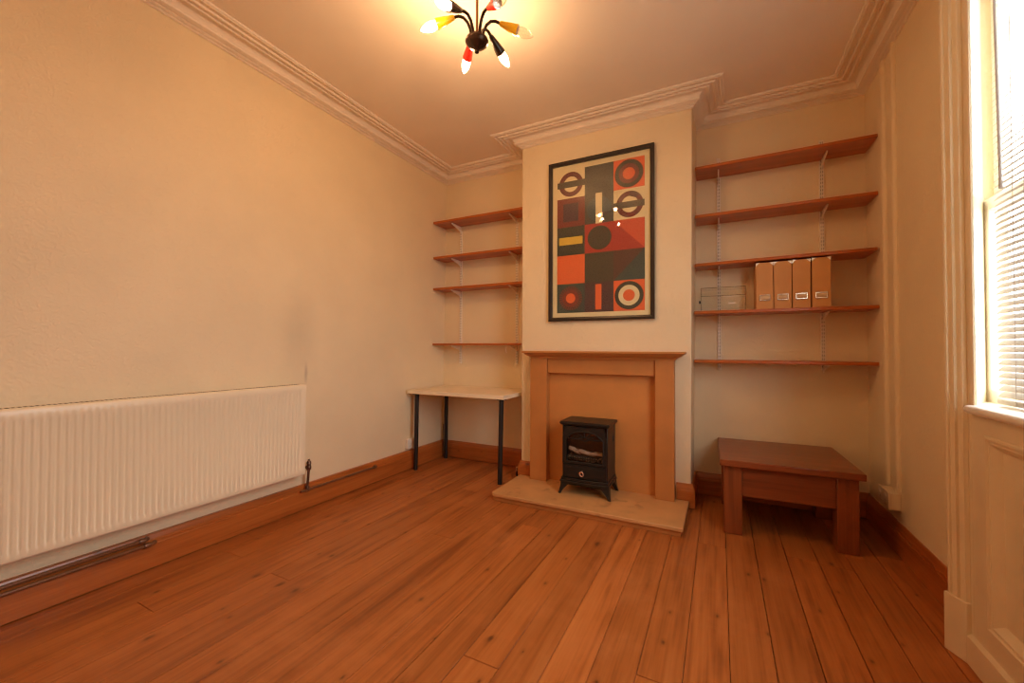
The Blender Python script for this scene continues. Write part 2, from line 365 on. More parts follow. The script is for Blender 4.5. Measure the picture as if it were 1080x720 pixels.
def sweep(path, prof, i0, i1, n_ext=True):
    """mitred run of a profile (out, z) along segment i0->i1 of the plan path; the room lies right of travel"""
    P = [Vector(p) for p in path]
    nrm = []
    for a, b in zip(P, P[1:]):
        d = (b - a).normalized(); nrm.append(Vector((d.y, -d.x)))
    def mit(i):
        if i == 0: return nrm[0]
        if i == len(P) - 1: return nrm[-1]
        a, b = nrm[i - 1], nrm[i]
        return (a + b) / (1 + a.dot(b))
    m = MB()
    m.loft([[(*(P[i] + mit(i) * q), z) for q, z in prof] for i in (i0, i1)])
    return m
room = [(0.02, -D), (0.02, 0), (C1, 0), (C1, -CD), (2.406, -CD), (2.418, 0), (W, 0), (W, -D), (0.02, -D)]
corn = [(-0.02, 2.832), (0.009, 2.832), (0.015, 2.836), (0.013, 2.841), (0.007, 2.8425), (0.024, 2.8435), (0.031, 2.848), (0.028, 2.853), (0.019, 2.8545),
        (0.044, 2.856), (0.055, 2.861), (0.057, 2.867), (0.052, 2.872), (0.046, 2.8735), (0.050, 2.878), (0.056, 2.884), (0.064, 2.894), (0.078, 2.8995), (0.096, 2.900),
        (0.104, 2.893), (0.113, 2.889), (0.119, 2.892), (0.119, 2.899), (0.136, 2.900), (0.141, 2.893), (0.149, 2.890), (0.154, 2.893), (0.155, 2.900),
        (0.176, 2.901), (0.180, 2.895), (0.190, 2.893), (0.192, 2.896), (0.199, 2.896), (0.204, 2.900), (0.206, 2.915), (-0.02, 2.915)]
for i in range(len(room) - 1):
    struct(sweep(room, corn, i, i + 1).build('trim_%d' % (i + 1), M['cornice'], sharp=30))
base = [(-0.03, 0.005), (0.022, 0.005), (0.022, 0.122), (0.0185, 0.126), (0.0185, 0.137), (0.015, 0.141), (0.014, 0.150), (0.009, 0.160), (0.007, 0.168), (0.003, 0.170), (-0.03, 0.170)]
rb = [(0.0, -D), (0.0, 0), (C1, 0), (C1, -CD), (1.186, -CD)]
for i, n, m in ((0, 'left', 'skirting_y'), (1, 'alcove_left', 'skirting'), (2, 'chimney_left', 'skirting_y'), (3, 'chimney_front_left', 'skirting')):
    struct(sweep(rb, base, i, i + 1).build('baseboard_' + n, M[m], sharp=25))
rb2 = [(2.295, -CD), (2.394, -CD), (2.400, 0), (W, 0), (W, -1.33)]
for i, n, m in ((0, 'chimney_front_right', 'skirting'), (1, 'chimney_right', 'skirting_y'), (2, 'alcove_right', 'skirting'), (3, 'right', 'skirting_y')):
    struct(sweep(rb2, base, i, i + 1).build('baseboard_' + n, M[m], sharp=25))
rb3 = [(W, -2.95), (W, -D), (0.0, -D)]
for i, n, m in ((0, 'right_rear', 'skirting_y'), (1, 'rear', 'skirting')):
    struct(sweep(rb3, base, i, i + 1).build('baseboard_' + n, M[m], sharp=25))

# ================================================================== window (right wall)
win = bpy.data.objects.new('window_1', None); COL.objects.link(win); win.location = (W, -2.1, 0); ROOT['window_1'] = Vector(win.location); struct(win)
YM = -2.1
def mir(poly, flip): return [(x, 2 * YM - y) for x, y in poly] if flip else poly
def lerp(a, b, t): return (a[0] + (b[0] - a[0]) * t, a[1] + (b[1] - a[1]) * t)
A, B = (3.336, -1.368), (3.3665, -1.437)
ddx, ddy = (B[0] - A[0]), (B[1] - A[1]); ll = math.hypot(ddx, ddy); nx, ny = ddy / ll, -ddx / ll     # outward (towards the room)
def arch_poly():
    # moulded architrave in plan: flat edge, ogee, bead
    prof = [(0, -0.01), (0, 0.004), (0.10, 0.010), (0.20, 0.010), (0.24, 0.005), (0.40, 0.006), (0.46, 0.011), (0.56, 0.012), (0.60, 0.004), (0.74, 0.003), (0.80, 0.008), (0.90, 0.008), (0.95, 0.002), (1.0, 0.0), (1.0, -0.01)]
    return [(A[0] + ddx * t + nx * h, A[1] + ddy * t + ny * h) for t, h in prof]
for fl_ in (False, True):
    mb = MB(); mb.prism(mir(arch_poly(), fl_), 2, 0.14, 2.66); mb.build('architrave', M['gloss_cream'], win)
    # plinth block
    a2 = (A[0] - ddx * 0.06 + nx * 0.004, A[1] - ddy * 0.06 + ny * 0.004)
    pb = [a2, (a2[0] + nx * 0.012, a2[1] + ny * 0.012), (B[0] + nx * 0.016 + ddx * .02, B[1] + ny * 0.016 + ddy * .02), (B[0] + ddx * .02, B[1] + ddy * .02)]
    pb = [(3.40, -1.33), pb[0], pb[1], pb[2], (3.3645, -1.4445), (3.40, -1.4445)]
    mb = MB(); mb.prism(mir(pb, fl_), 2, 0.0, 0.212); mb.build('plinth_block', M['gloss_cream'], win, bevel=0.003)
    # shutter-box lining behind the architrave, splaying back to the sash
    ln = [(A[0] + 0.004, A[1] - 0.001), (B[0] + 0.002, B[1]), (3.3655, -1.450), (3.3655, -1.464), (3.370, -1.474), (3.376, -1.474), (3.52, -1.195), (3.52, -1.15), (3.4545, -1.262)]
    mb = MB(); mb.prism(mir(ln, fl_), 2, 0.0, 2.64); mb.build('jamb_lining', M['gloss_cream'], win, sharp=25)
# head casing
mb = MB(); mb.box(3.35, 3.53, -2.76, -1.44, 2.56, 2.66); mb.build('head_casing', M['gloss_cream'], win, bevel=0.004)
# sill board with rounded nose
nose = [(3.345 + 0.0145 - 0.0145 * math.cos(t), 0.9065 + 0.0145 * math.sin(t)) for t in [i * PI / 8 - PI / 2 for i in range(0, 9)]]
poly = [(3.56, 0.892)] + [(3.352 - 0.012 * math.sin(i * PI / 8), 0.9065 - 0.0145 * math.cos(i * PI / 8)) for i in range(9)] + [(3.56, 0.921)]
mb = MB(); mb.prism([(x, z) for x, z in poly], 1, -2.72, -1.476); mb.build('sill', M['gloss_white'], win, bevel=0.002, sharp=50)
mb = MB(); mb.box(3.40, 3.56, -2.98, -1.22, 0.889, 0.915); mb.build('inner_sill', M['gloss_white'], win)
# panelled apron under the sill: frame, two recessed panels with mouldings
y_a, y_b = -1.4445, 2 * YM + 1.4445
pz0, pz1 = 0.178, 0.830
pans = [(-1.545, -2.06), (-2.14, -2.655)]
mb = MB()
mb.box(3.366, 3.40, -1.545, y_a, 0.0, 0.893); mb.box(3.366, 3.40, y_b, -2.655, 0.0, 0.893); mb.box(3.366, 3.40, -2.14, -2.06, 0.0, 0.893)
for a, b in pans:
    mb.box(3.366, 3.40, b, a, 0.0, pz0); mb.box(3.366, 3.40, b, a, pz1, 0.893)
mb.build('apron_frame', M['gloss_cream'], win)
for a, b in pans:
    mb = MB(); mb.box(3.388, 3.398, b, a, pz0, pz1); mb.build('apron_panel', M['gloss_cream'], win)
    mo = [(0, 3.3645), (0.006, 3.3595), (0.014, 3.3605), (0.018, 3.366), (0.026, 3.3665), (0.032, 3.372), (0.040, 3.378), (0.048, 3.3885), (0.0, 3.3885)]
    mb = MB()
    ring = lambda q, xx: [(xx, a - q, pz0 + q), (xx, b + q, pz0 + q), (xx, b + q, pz1 - q), (xx, a - q, pz1 - q)]
    vs = [[mb.bm.verts.new(p) for p in ring(q, xx)] for q, xx in mo]
    for r0, r1 in zip(vs, vs[1:]):
        for i in range(4):
            mb.bm.faces.new((r0[i], r0[(i + 1) % 4], r1[(i + 1) % 4], r1[i]))
    mb.build('panel_moulding', M['gloss_cream'], win, sharp=20)
mb = MB(); mb.box(3.353, 3.366, 2 * YM + 1.424, -1.424, 0.002, 0.100); mb.prism([(3.353, 0.100), (3.366, 0.100), (3.366, 0.110)], 1, 2 * YM + 1.424, -1.424)
mb.build('apron_skirting', M['gloss_cream'], win)
# sashes; the bare pane past the mullion is unseen, added for daylight
for n, z0, z1, xx in (('upper_sash', 1.66, 2.60, 3.535), ('lower_sash', 0.905, 1.70, 3.50)):
    mb = MB()
    mb.box(xx, xx + 0.035, -1.265, -1.16, z0, z1); mb.box(xx, xx + 0.035, -3.03, -2.935, z0, z1)
    mb.box(xx, xx + 0.035, -2.935, -1.265, z0, z0 + 0.06); mb.box(xx, xx + 0.035, -2.935, -1.265, z1 - 0.045, z1)
    mb.box(xx - 0.01, xx + 0.035, -1.90, -1.83, z0 + 0.06, z1 - 0.045)  # added mullion, out of view, parting off the bare pane
    s = mb.build(n, M['gloss_white'], win, bevel=0.003)
    mb = MB(); mb.box(xx + 0.015, xx + 0.019, -2.94, -1.26, z0 + 0.055, z1 - 0.04); mb.build('pane', M['window_glass'], s)

# venetian blind
bl = thing('venetian_blind', 'white slatted venetian blind with a tilt wand hanging inside the window at the right', 'blind', (3.449, -1.62, 0.928))
yl0, yl1 = -1.447, -1.80  # blind stopped short, leaving an invented bare pane to admit more daylight
def bly(z): return yl0 + 0.018 * (z - 0.93) / 1.45     # the blind hangs a touch off plumb
mb = MB(); z = 0.962
th = math.radians(50)
while z < 2.50:
    pr = []
    for i in range(5):
        u = -0.0125 + 0.025 * i / 4
        cz = 0.0016 * (1 - (u / 0.0125) ** 2)
        pr.append((3.449 + u * math.cos(th) - cz * math.sin(th), z + u * math.sin(th) + cz * math.cos(th)))
    mb.loft([[(px, yy, pz) for px, pz in pr] for yy in (bly(z), yl1)], caps=False, closed=False, smooth=True)
    z += 0.0222
mb.build('slats', M['blind'], bl)
mb = MB(); mb.box(3.437, 3.461, yl1, yl0, 0.928, 0.946); mb.build('bottom_rail', M['blind'], bl, bevel=0.004)
mb = MB(); mb.box(3.434, 3.464, yl1, -1.43, 2.505, 2.55); mb.build('headrail', M['blind'], bl, bevel=0.003)
for yy in (-1.555, -1.72):
    mb = MB(); mb.tube([(3.436, yy, 0.93), (3.436, yy, 2.51)], 0.0009, 6); mb.tube([(3.462, yy, 0.93), (3.462, yy, 2.51)], 0.0009, 6); mb.build('ladder_cord', M['blind'], bl)
mb = MB(); mb.tube([(3.432, -1.495, 2.51), (3.427, -1.498, 2.3), (3.420, -1.530, 1.70), (3.420, -1.532, 1.66)], [0.003, 0.0045, 0.0045, 0.006], 8); mb.build('tilt_wand', M['wand'], bl)

# ================================================================== fire surround, hearth, stove
HZ = 0.057
fs = thing('fire_surround', 'bare brown fibreboard mantelpiece fixed to the chimney breast under the framed poster', 'mantelpiece', (1.74, -0.36, HZ))
mb = MB(); mb.box(1.30, 2.19, -0.375, -0.352, HZ, 0.95); mb.build('back_panel', M['mdf_pale'], fs)
for a, b in ((1.192, 1.335), (2.163, 2.289)):
    mb = MB(); mb.box(a, b, -0.445, -0.352, HZ, 1.036); mb.build('side_pilaster', M['mdf'], fs, bevel=0.002)
mb = MB(); mb.box(1.337, 2.161, -0.428, -0.377, 0.922, 1.036); mb.build('frieze', M['mdf'], fs, bevel=0.002)
mb = MB()
prof = [(0.000, 1.036), (0.006, 1.036), (0.008, 1.044), (0.016, 1.046), (0.018, 1.052), (0.026, 1.056), (0.040, 1.061), (0.052, 1.070), (0.058, 1.078), (0.062, 1.078), (0.062, 1.081), (0.072, 1.081), (0.075, 1.084), (0.075, 1.094), (0.073, 1.097)]
x0, x1, yf = 1.205, 2.290, -0.445
mb.loft([[(x0 - q * .75, -0.352, z), (x0 - q * .75, yf - q, z), (x1 + q, yf - q, z), (x1 + q, -0.352, z)] for q, z in prof])
mb.build('mantel_shelf', M['mdf'], fs, sharp=25)

he = thing('hearth', 'low fibreboard hearth slab with stains laid on the floorboards below the mantelpiece', 'hearth', (1.72, -0.62, 0))
mb = MB()
cor = [(1.068 + 0.03 - 0.03 * math.cos(t), -0.872 + 0.03 - 0.03 * math.sin(t)) for t in [i * PI / 12 for i in range(7)]]
top = [(1.068, -0.376)] + cor + [(2.375, -0.872), (2.378, -0.376), (2.286, -0.376), (2.286, -0.353), (1.195, -0.353), (1.195, -0.376)]
mb.prism(top, 2, 0.033, HZ)
mb.build('hearth_top', M['hearth'], he, bevel=0.004)
mb = MB(); mb.box(1.082, 2.362, -0.858, -0.38, 0.0, 0.0335); mb.build('hearth_plinth', M['mdf'], he, bevel=0.002)

st = thing('electric_stove', 'small black electric stove on four splayed feet standing on the hearth', 'stove', (1.705, -0.52, HZ))
SX0, SX1, SY0, SY1 = 1.538, 1.871, -0.628, -0.395
# body shell with an arched window opening in its front
def arch_pts(x0, x1, z0, zs, zt, n=18):
    pts = [(x0, z0)]
    for i in range(n + 1):
        t = i / n; xx = x0 + (x1 - x0) * t
        pts.append((xx, zs + (zt - zs) * (1 - abs(2 * t - 1) ** 2.6)))
    pts.append((x1, z0)); return pts
mb = MB()
mb.box(SX0, SX0 + 0.008, SY0, SY1, 0.175, 0.560); mb.box(SX1 - 0.008, SX1, SY0, SY1, 0.175, 0.560)
mb.box(SX0 + 0.008, SX1 - 0.008, SY1 - 0.008, SY1, 0.175, 0.560)
mb.box(SX0 + 0.008, SX1 - 0.008, SY0 + 0.09, SY1 - 0.008, 0.175, 0.29)
mb.build('body', M['stove'], st, bevel=0.003)
mb = MB()    # side air slots
mb.box(SX1, SX1 + 0.002, -0.47, -0.42, 0.435, 0.475); mb.box(SX1 + 0.002, SX1 + 0.005, -0.463, -0.427, 0.44, 0.47); mb.build('side_switch', M['plastic_black'], st, bevel=0.001)
mb = MB(); mb.box(SX0 + 0.009, SX1 - 0.009, -0.47, -0.462, 0.292, 0.555); mb.build('firebox_back', M['firebox'], st)
# top plate, slightly oversailing with a moulded edge
mb = MB()
tp = [(0.0, 0.556), (0.012, 0.560), (0.014, 0.566), (0.020, 0.570), (0.020, 0.580), (0.012, 0.586)]
mb.loft([[(SX0 - q * .8, SY1 + 0.004, z), (SX0 - q * .8, SY0 - q, z), (SX1 + q * .8, SY0 - q, z), (SX1 + q * .8, SY1 + 0.004, z)] for q, z in tp])
mb.build('top_plate', M['stove'], st, sharp=30)
# base plate with bowed front
def bow(x0, x1, y0, y1, bulge, n=12): return [(x1, y1), (x0, y1)] + [(x0 + (x1 - x0) * i / n, y0 - bulge * (1 - (2 * i / n - 1) ** 2)) for i in range(n + 1)]
mb = MB(); mb.prism(bow(SX0 - 0.018, SX1 + 0.012, SY0 - 0.012, SY1 + 0.006, 0.018), 2, 0.143, 0.158); mb.prism(bow(SX0 - 0.010, SX1 + 0.006, SY0 - 0.008, SY1 + 0.002, 0.014), 2, 0.158, 0.178)
mb.build('base_plate', M['stove'], st, bevel=0.003, sharp=30)
mb = MB(); mb.box(SX0 + 0.03, SX1 - 0.03, SY0 + 0.03, SY1 - 0.02, 0.115, 0.143); mb.build('heater_tray', M['stove'], st)
# splayed feet: curved tapering brackets
for sx, sy in ((-1, -1), (1, -1), (-1, 1), (1, 1)):
    cx = (SX0 - 0.012) if sx < 0 else (SX1 + 0.008); cy = (SY0 - 0.004) if sy < 0 else (SY1 - 0.004)
    mb = MB(); rings = []
    for t in [i / 8 for i in range(9)]:
        z = 0.145 - (0.145 - HZ) * t
        w = 0.060 * (1 - t) ** 1.6 + 0.017
        ox = sx * 0.016 * t ** 1.5; oy = sy * 0.012 * t ** 1.5
        xo, yo = cx + ox, cy + oy                      # outer corner; foot grows inwards from it
        xi, yi = xo - sx * w, yo - sy * (w * 0.8)
        th_ = 0.016
        rings.append([(xo, yo, z), (xi, yo, z), (xi, yo - sy * th_, z), (xo - sx * th_, yo - sy * th_, z), (xo - sx * th_, yi, z), (xo, yi, z)])
    mb.loft(rings)
    mb.build('foot', M['stove'], st, sharp=50)
# door: frame with arched opening, raised arch bead
y_d = SY0 - 0.012
outer = [(SX0 + 0.004, 0.282), (SX0 + 0.004, 0.552), (SX1 - 0.004, 0.552), (SX1 - 0.004, 0.282)]
inner = arch_pts(SX0 + 0.032, SX1 - 0.028, 0.302, 0.462, 0.520)
mb = MB()
n = len(inner)
def outer_for(p, i):
    x, z = p
    if i == 0: return (SX0 + 0.004, 0.282)
    if i == n - 1: return (SX1 - 0.004, 0.282)
    if i == 1: return (SX0 + 0.004, 0.470)
    if i == n - 2: return (SX1 - 0.004, 0.470)
    t = (i - 1) / (n - 3); return (SX0 + 0.004 + (SX1 - SX0 - 0.008) * t, 0.552)
fo = [[(x, y_d, z) for x, z in inner], [(*[(outer_for(p, i)[0])], y_d, outer_for(p, i)[1]) for i, p in enumerate(inner)],
      [(outer_for(p, i)[0], SY0, outer_for(p, i)[1]) for i, p in enumerate(inner)], [(x, SY0, z) for x, z in inner]]
vs = [[mb.bm.verts.new(p) for p in r] for r in fo]
for a_, b_ in zip(vs, vs[1:] + vs[:1]):
    for i in range(n):
        try: mb.bm.faces.new((a_[i], a_[(i + 1) % n], b_[(i + 1) % n], b_[i]))
        except ValueError: pass
door = mb.build('door', M['stove'], st, sharp=35)
mb = MB(); mb.tube([(x, y_d - 0.001, z) for x, z in inner], 0.005, 8); mb.build('arch_bead', M['stove'], door)
mb = MB(); mb.box(SX0 + 0.026, SX1 - 0.022, y_d - 0.004, y_d + 0.004, 0.288, 0.301); mb.build('door_ledge', M['stove'], door, bevel=0.002)
mb = MB(); mb.prism([(x, z) for x, z in inner], 1, SY0 - 0.002, SY0 + 0.001); mb.build('window_pane', M['stove_glass'], door)
# sunburst fretwork across the top of the window
mb = MB(); cxw, czw = (SX0 + SX1) / 2 + 0.002, 0.462
mb.tube([(SX0 + 0.034, y_d + 0.004, 0.466), (cxw - 0.035, y_d + 0.004, 0.464), (cxw, y_d + 0.004, 0.452), (cxw + 0.035, y_d + 0.004, 0.464), (SX1 - 0.03, y_d + 0.004, 0.466)], 0.0045, 8)
for ang in (-66, -36, 0, 36, 66):
    a_ = math.radians(ang); r1 = 0.068 if abs(ang) > 50 else 0.056
    mb.tube([(cxw + 0.022 * math.sin(a_), y_d + 0.004, czw + 0.018 * math.cos(a_)), (cxw + r1 * math.sin(a_) * 1.25, y_d + 0.004, czw + r1 * math.cos(a_) * 0.95)], [0.006, 0.003], 8)
mb.tube([(cxw + 0.024 * math.cos(i * PI / 10), y_d + 0.004, czw - 0.006 + 0.024 * math.sin(i * PI / 10)) for i in range(11)], 0.004, 8)
mb.build('sunburst_fretwork', M['stove'], door)
# drawer front with copper ring pull
mb = MB(); mb.box(SX0 + 0.006, SX1 - 0.006, SY0 - 0.009, SY0 + 0.002, 0.182, 0.278)
dr = mb.build('drawer_front', M['stove'], st, bevel=0.002)
mb = MB(); mb.box(SX0 + 0.03, SX1 - 0.03, SY0 - 0.0125, SY0 - 0.009, 0.197, 0.262); mb.build('drawer_field', M['stove'], dr, bevel=0.0025)
mb = MB(); mb.torus((1.689, SY0 - 0.024, 0.219), (0.25, 1, 0.1), 0.0150, 0.0045); mb.lathe([(0.006, 0), (0.006, 0.008), (0.004, 0.012)], (1.689, SY0 - 0.0125, 0.233), Vector((0, -1, 0)), 14)
mb.build('ring_pull', M['copper'], dr)
# fuel bed
mb = MB()
nx_, ny_ = 36, 8
g = [[mb.bm.verts.new((SX0 + 0.02 + (SX1 - SX0 - 0.04) * i / nx_, -0.612 + 0.135 * j / ny_, 0.300 + 0.036 * (j / ny_) + random.uniform(0, 0.014))) for i in range(nx_ + 1)] for j in range(ny_ + 1)]
for j in range(ny_):
    for i in range(nx_): mb.bm.faces.new((g[j][i], g[j][i + 1], g[j + 1][i + 1], g[j + 1][i]))
mb.build('ember_bed', M['ember'], st)
mb = MB()
for i in range(15):
    xx = SX0 + 0.042 + i * 0.0178
    mb.tube([(xx, -0.611, 0.302), (xx, -0.614, 0.318), (xx, -0.611, 0.334)], 0.0035, 6)
mb.tube([(SX0 + 0.036, -0.613, 0.320), (SX1 - 0.034, -0.613, 0.320)], 0.0028, 6); mb.build('fire_grate', M['stove'], st)
for p0, p1, r in (((1.572, -0.585, 0.388), (1.655, -0.56, 0.345), 0.017), ((1.650, -0.583, 0.372), (1.735, -0.55, 0.338), 0.016), ((1.735, -0.578, 0.350), (1.83, -0.565, 0.358), 0.015)):
    mb = MB(); a_, b_ = Vector(p0), Vector(p1)
    mb.tube([a_.lerp(b_, t) + Vector((0, 0, random.uniform(-.003, .003))) for t in (0, .15, .4, .6, .85, 1)], [r * .7, r, r * 1.05, r * .95, r, r * .75], 12); mb.build('log', M['log'], st)

# ================================================================== framed poster
PX0, PX1, PZ0, PZ1 = 1.322, 2.153, 1.338, 2.634
yb = -CD - 0.003; yf = -CD - 0.028
pf = thing('framed_poster', 'tall black framed poster of red, orange and green geometric shapes above the mantelpiece', 'picture', (1.737, yb, PZ0))
mb = MB(); fw = 0.031
mo = [(0, yb), (0, yf), (fw * .55, yf), (fw, yf + 0.006), (fw, yb), (0, yb)]
vs = [[mb.bm.verts.new(p) for p in [(PX0 + q, y, PZ0 + q), (PX1 - q, y, PZ0 + q), (PX1 - q, y, PZ1 - q), (PX0 + q, y, PZ1 - q)]] for q, y in mo[:-1]]
for a_, b_ in zip(vs, vs[1:] + vs[:1]):
    for i in range(4): mb.bm.faces.new((a_[i], a_[(i + 1) % 4], b_[(i + 1) % 4], b_[i]))
mb.build('frame', M['frame'], pf, sharp=20)
mb = MB(); mb.box(PX0 + fw - .004, PX1 - fw + .004, yb - 0.004, yb, PZ0 + fw - .004, PZ1 - fw + .004); mb.build('mount_board', M['mount'], pf)
POST = {'slate': (0.055, 0.060, 0.042), 'teal': (0.030, 0.062, 0.052), 'tealring': (0.045, 0.085, 0.085), 'maroon': (0.20, 0.030, 0.018), 'purple': (0.075, 0.035, 0.045), 'olive': (0.050, 0.046, 0.025),
        'dkgreen': (0.035, 0.042, 0.025), 'orange': (0.78, 0.14, 0.035), 'red': (0.42, 0.035, 0.018), 'ltred': (0.62, 0.095, 0.035), 'cream': (0.80, 0.70, 0.40), 'yellow': (0.72, 0.50, 0.06),
        'brown': (0.15, 0.030, 0.020), 'dkpurple': (0.060, 0.022, 0.028), 'bar': (0.075, 0.065, 0.035), 'darkred': (0.27, 0.022, 0.012), 'deep': (0.085, 0.028, 0.018)}
pm = {n: i for i, n in enumerate(POST)}
pmats = [plain('print_' + n, c, 0.6, var=0.02) for n, c in POST.items()]
mb = MB(); lev = [0]
ybase = yb - 0.0045
def shape(pts, c):
    lev[0] += 1; y = ybase - 0.00006 * lev[0]
    mb.face([(x, y, z) for x, z in pts], pm[c])
def rect(x0, x1, z0, z1, c): shape([(x0, z0), (x1, z0), (x1, z1), (x0, z1)], c)
def disc(x, z, r, c, n=48): shape([(x + r * math.cos(2 * PI * i / n), z + r * math.sin(2 * PI * i / n)) for i in range(n)], c)
gx = [1.391, 1.623, 1.851, 2.082]; gz = [2.562, 2.333, 2.100, 1.870, 1.638, 1.405]
mid = lambda a, b: (a + b) / 2
rect(gx[0], gx[1], gz[1], gz[0], 'cream'); rect(gx[1], gx[2], gz[2], gz[0], 'slate'); rect(gx[2], gx[3], gz[1], gz[0], 'orange')
rect(gx[0], gx[1], gz[2], gz[1], 'maroon'); rect(gx[2], gx[3], gz[2], gz[1], 'cream')
rect(gx[0], gx[1], gz[3], gz[2], 'dkgreen'); rect(gx[1], gx[3], gz[3], gz[2], 'red')
rect(gx[0], gx[1], gz[4], gz[3], 'orange'); rect(gx[1], gx[3], gz[4], gz[3], 'olive')
rect(gx[0], gx[1], gz[5], gz[4], 'teal'); rect(gx[1], gx[2], gz[5], gz[4], 'dkpurple'); rect(gx[2], gx[3], gz[5], gz[4], 'orange')
# ring and bar, top left
cx, cz = 1.508, 2.446
disc(cx, cz, 0.100, 'brown'); disc(cx, cz, 0.062, 'cream'); rect(1.393, 1.640, cz - 0.025, cz + 0.025, 'bar')
# concentric rings, top right
cx, cz = mid(gx[2], gx[3]), mid(gz[0], gz[1])
disc(cx, cz, 0.106, 'olive'); disc(cx, cz, 0.076, 'maroon'); disc(cx, cz, 0.046, 'orange')
# square in square
rect(1.443, 1.571, 2.143, 2.290, 'purple'); 
# disc with cream bar
cx, cz = mid(gx[1], gx[2]), 2.213
disc(cx, cz, 0.098, 'tealring'); rect(1.711, 1.762, 2.098, 2.338, 'cream')
# ring and bar, right
cx, cz = 1.972, 2.212
disc(cx, cz, 0.100, 'brown'); disc(cx, cz, 0.062, 'cream')
shape([(cx + 0.1 * math.sin(t), cz + 0.1 * math.cos(t)) for t in [i * 0.16 for i in range(6)]] + [(cx + 0.062 * math.sin(0.8), cz + 0.062 * math.cos(0.8)), (cx + 0.0, cz + 0.062)], 'deep')
rect(1.840, 2.081, cz - 0.026, cz + 0.022, 'bar')
# yellow bar
rect(1.408, 1.606, 1.955, 2.017, 'yellow')
# dark disc on red, diagonals
disc(mid(gx[1], gx[2]) + 0.004, mid(gz[2], gz[3]), 0.094, 'olive')
shape([(gx[2], gz[2]), (gx[3], gz[3]), (gx[3], gz[2])], 'ltred')
shape([(gx[2], gz[4]), (gx[3], gz[3]), (gx[2], gz[3])], 'deep'); shape([(gx[2], gz[4]), (gx[3], gz[4]), (gx[3], gz[3])], 'teal')
# bottom row
cx, cz = mid(gx[0], gx[1]), mid(gz[4], gz[5])
for i in range(30):
    a_ = i * 2 * PI / 30; b_ = a_ + 0.12
    shape([(cx + 0.070 * math.cos(a_), cz + 0.070 * math.sin(a_)), (cx + 0.096 * math.cos(a_), cz + 0.096 * math.sin(a_)), (cx + 0.096 * math.cos(b_), cz + 0.096 * math.sin(b_)), (cx + 0.070 * math.cos(b_), cz + 0.070 * math.sin(b_))], 'maroon')
disc(cx, cz, 0.070, 'maroon'); disc(cx, cz, 0.040, 'orange')
rect(1.709, 1.758, 1.422, 1.621, 'orange')
cx = mid(gx[2], gx[3])
disc(cx, cz, 0.106, 'dkgreen'); disc(cx, cz, 0.078, 'cream'); disc(cx, cz, 0.044, 'orange')
mb.build('print', pmats, pf)
mb = MB(); mb.box(PX0 + fw - .003, PX1 - fw + .003, yb - 0.0125, yb - 0.0105, PZ0 + fw - .003, PZ1 - fw + .003); mb.build('glazing', M['glass'], pf)

# ================================================================== alcove shelving
def upright(label, x, z0, z1, origin_z):
    """slotted steel rail, twin column of slots"""
    m = MB(); w = 0.0125
    m.box(x - w, x + w, -0.012, 0.0, z0, z1)
    z = z0 + 0.018
    while z < z1 - 0.02:
        for s in (-1, 1): m.box(x + s * 0.0055 - 0.0018, x + s * 0.0055 + 0.0018, -0.0125, -0.0115, z, z + 0.014, 1)
        z += 0.0255
    return tag(m.build('shelf_upright', [M['rail'], M['slot']], origin=(x, 0, z0)), label, 'shelf rail', 'slotted rails of the alcove shelves')
upright('slotted white rail of the left alcove shelves, the one nearer the left wall', 0.211, 0.962, 2.32, 0)
upright('slotted white rail of the left alcove shelves, tucked beside the chimney breast', 0.854, 0.964, 2.32, 0)
upright('slotted white rail of the right alcove shelves, behind the clear plastic box', 2.572, 0.961, 2.579, 0)
upright('slotted white rail of the right alcove shelves, the one nearer the window wall', 3.211, 0.974, 2.573, 0)

def shelf(label, x0, x1, dl, dr, zb, bx, group, th_=0.022, blen=0.178):
    r = thing('wall_shelf', label, 'shelf', ((x0 + x1) / 2, 0, zb), group)
    m = MB(); m.loft([[(x0, -0.0135, z), (x0, -dl, z), (x1, -dr, z), (x1, -0.0135, z)] for z in (zb, zb + th_)])
    m.build('board', M['shelf'], r, bevel=0.003)
    for x in bx:
        m = MB()
        pr = [(-0.0126, zb - 0.060), (-0.0126, zb - 0.0008), (-blen, zb - 0.0008), (-blen - 0.003, zb - 0.004), (-blen, zb - 0.010), (-0.035, zb - 0.046), (-0.022, zb - 0.060)]
        m.prism(pr, 0, x - 0.0038, x + 0.0038); m.build('bracket', M['rail'], r, bevel=0.0012)
    return r
GL, GR = 'pine shelves in the left alcove', 'pine shelves in the right alcove'
LB, RB = (0.211, 0.854), (2.572, 3.211)
shelf('empty pine shelf in the left alcove, topmost of the four', XL(2.37) + .003, 1.062, 0.222, 0.222, 2.362, LB, GL)
shelf('empty pine shelf in the left alcove, second from the top', XL(2.02) + .003, 1.062, 0.212, 0.212, 2.011, LB, GL)
shelf('empty pine shelf in the left alcove, third from the top', XL(1.70) + .003, 1.062, 0.205, 0.205, 1.699, LB, GL)
shelf('empty pine shelf in the left alcove, lowest one above the desk', XL(1.15) + .003, 1.062, 0.2, 0.2, 1.147, LB, GL, 0.018, 0.17)
shelf('pine shelf in the right alcove, highest of the five', 2.418, W - .002, 0.236, 0.249, 2.430, RB, GR)
shelf('empty pine shelf in the right alcove, second from the top', 2.416, W - .002, 0.236, 0.244, 2.075, RB, GR)
shelf('pine shelf in the right alcove just above the four magazine files', 2.412, 3.440, 0.205, 0.262, 1.7245, RB, GR)
shelf('pine shelf in the right alcove carrying the magazine files and the clear plastic box', 2.409, W - .002, 0.262, 0.242, 1.370, RB, GR)
shelf('pine shelf in the right alcove, lowest one above the coffee table', 2.406, W - .002, 0.225, 0.225, 1.0175, RB, GR)

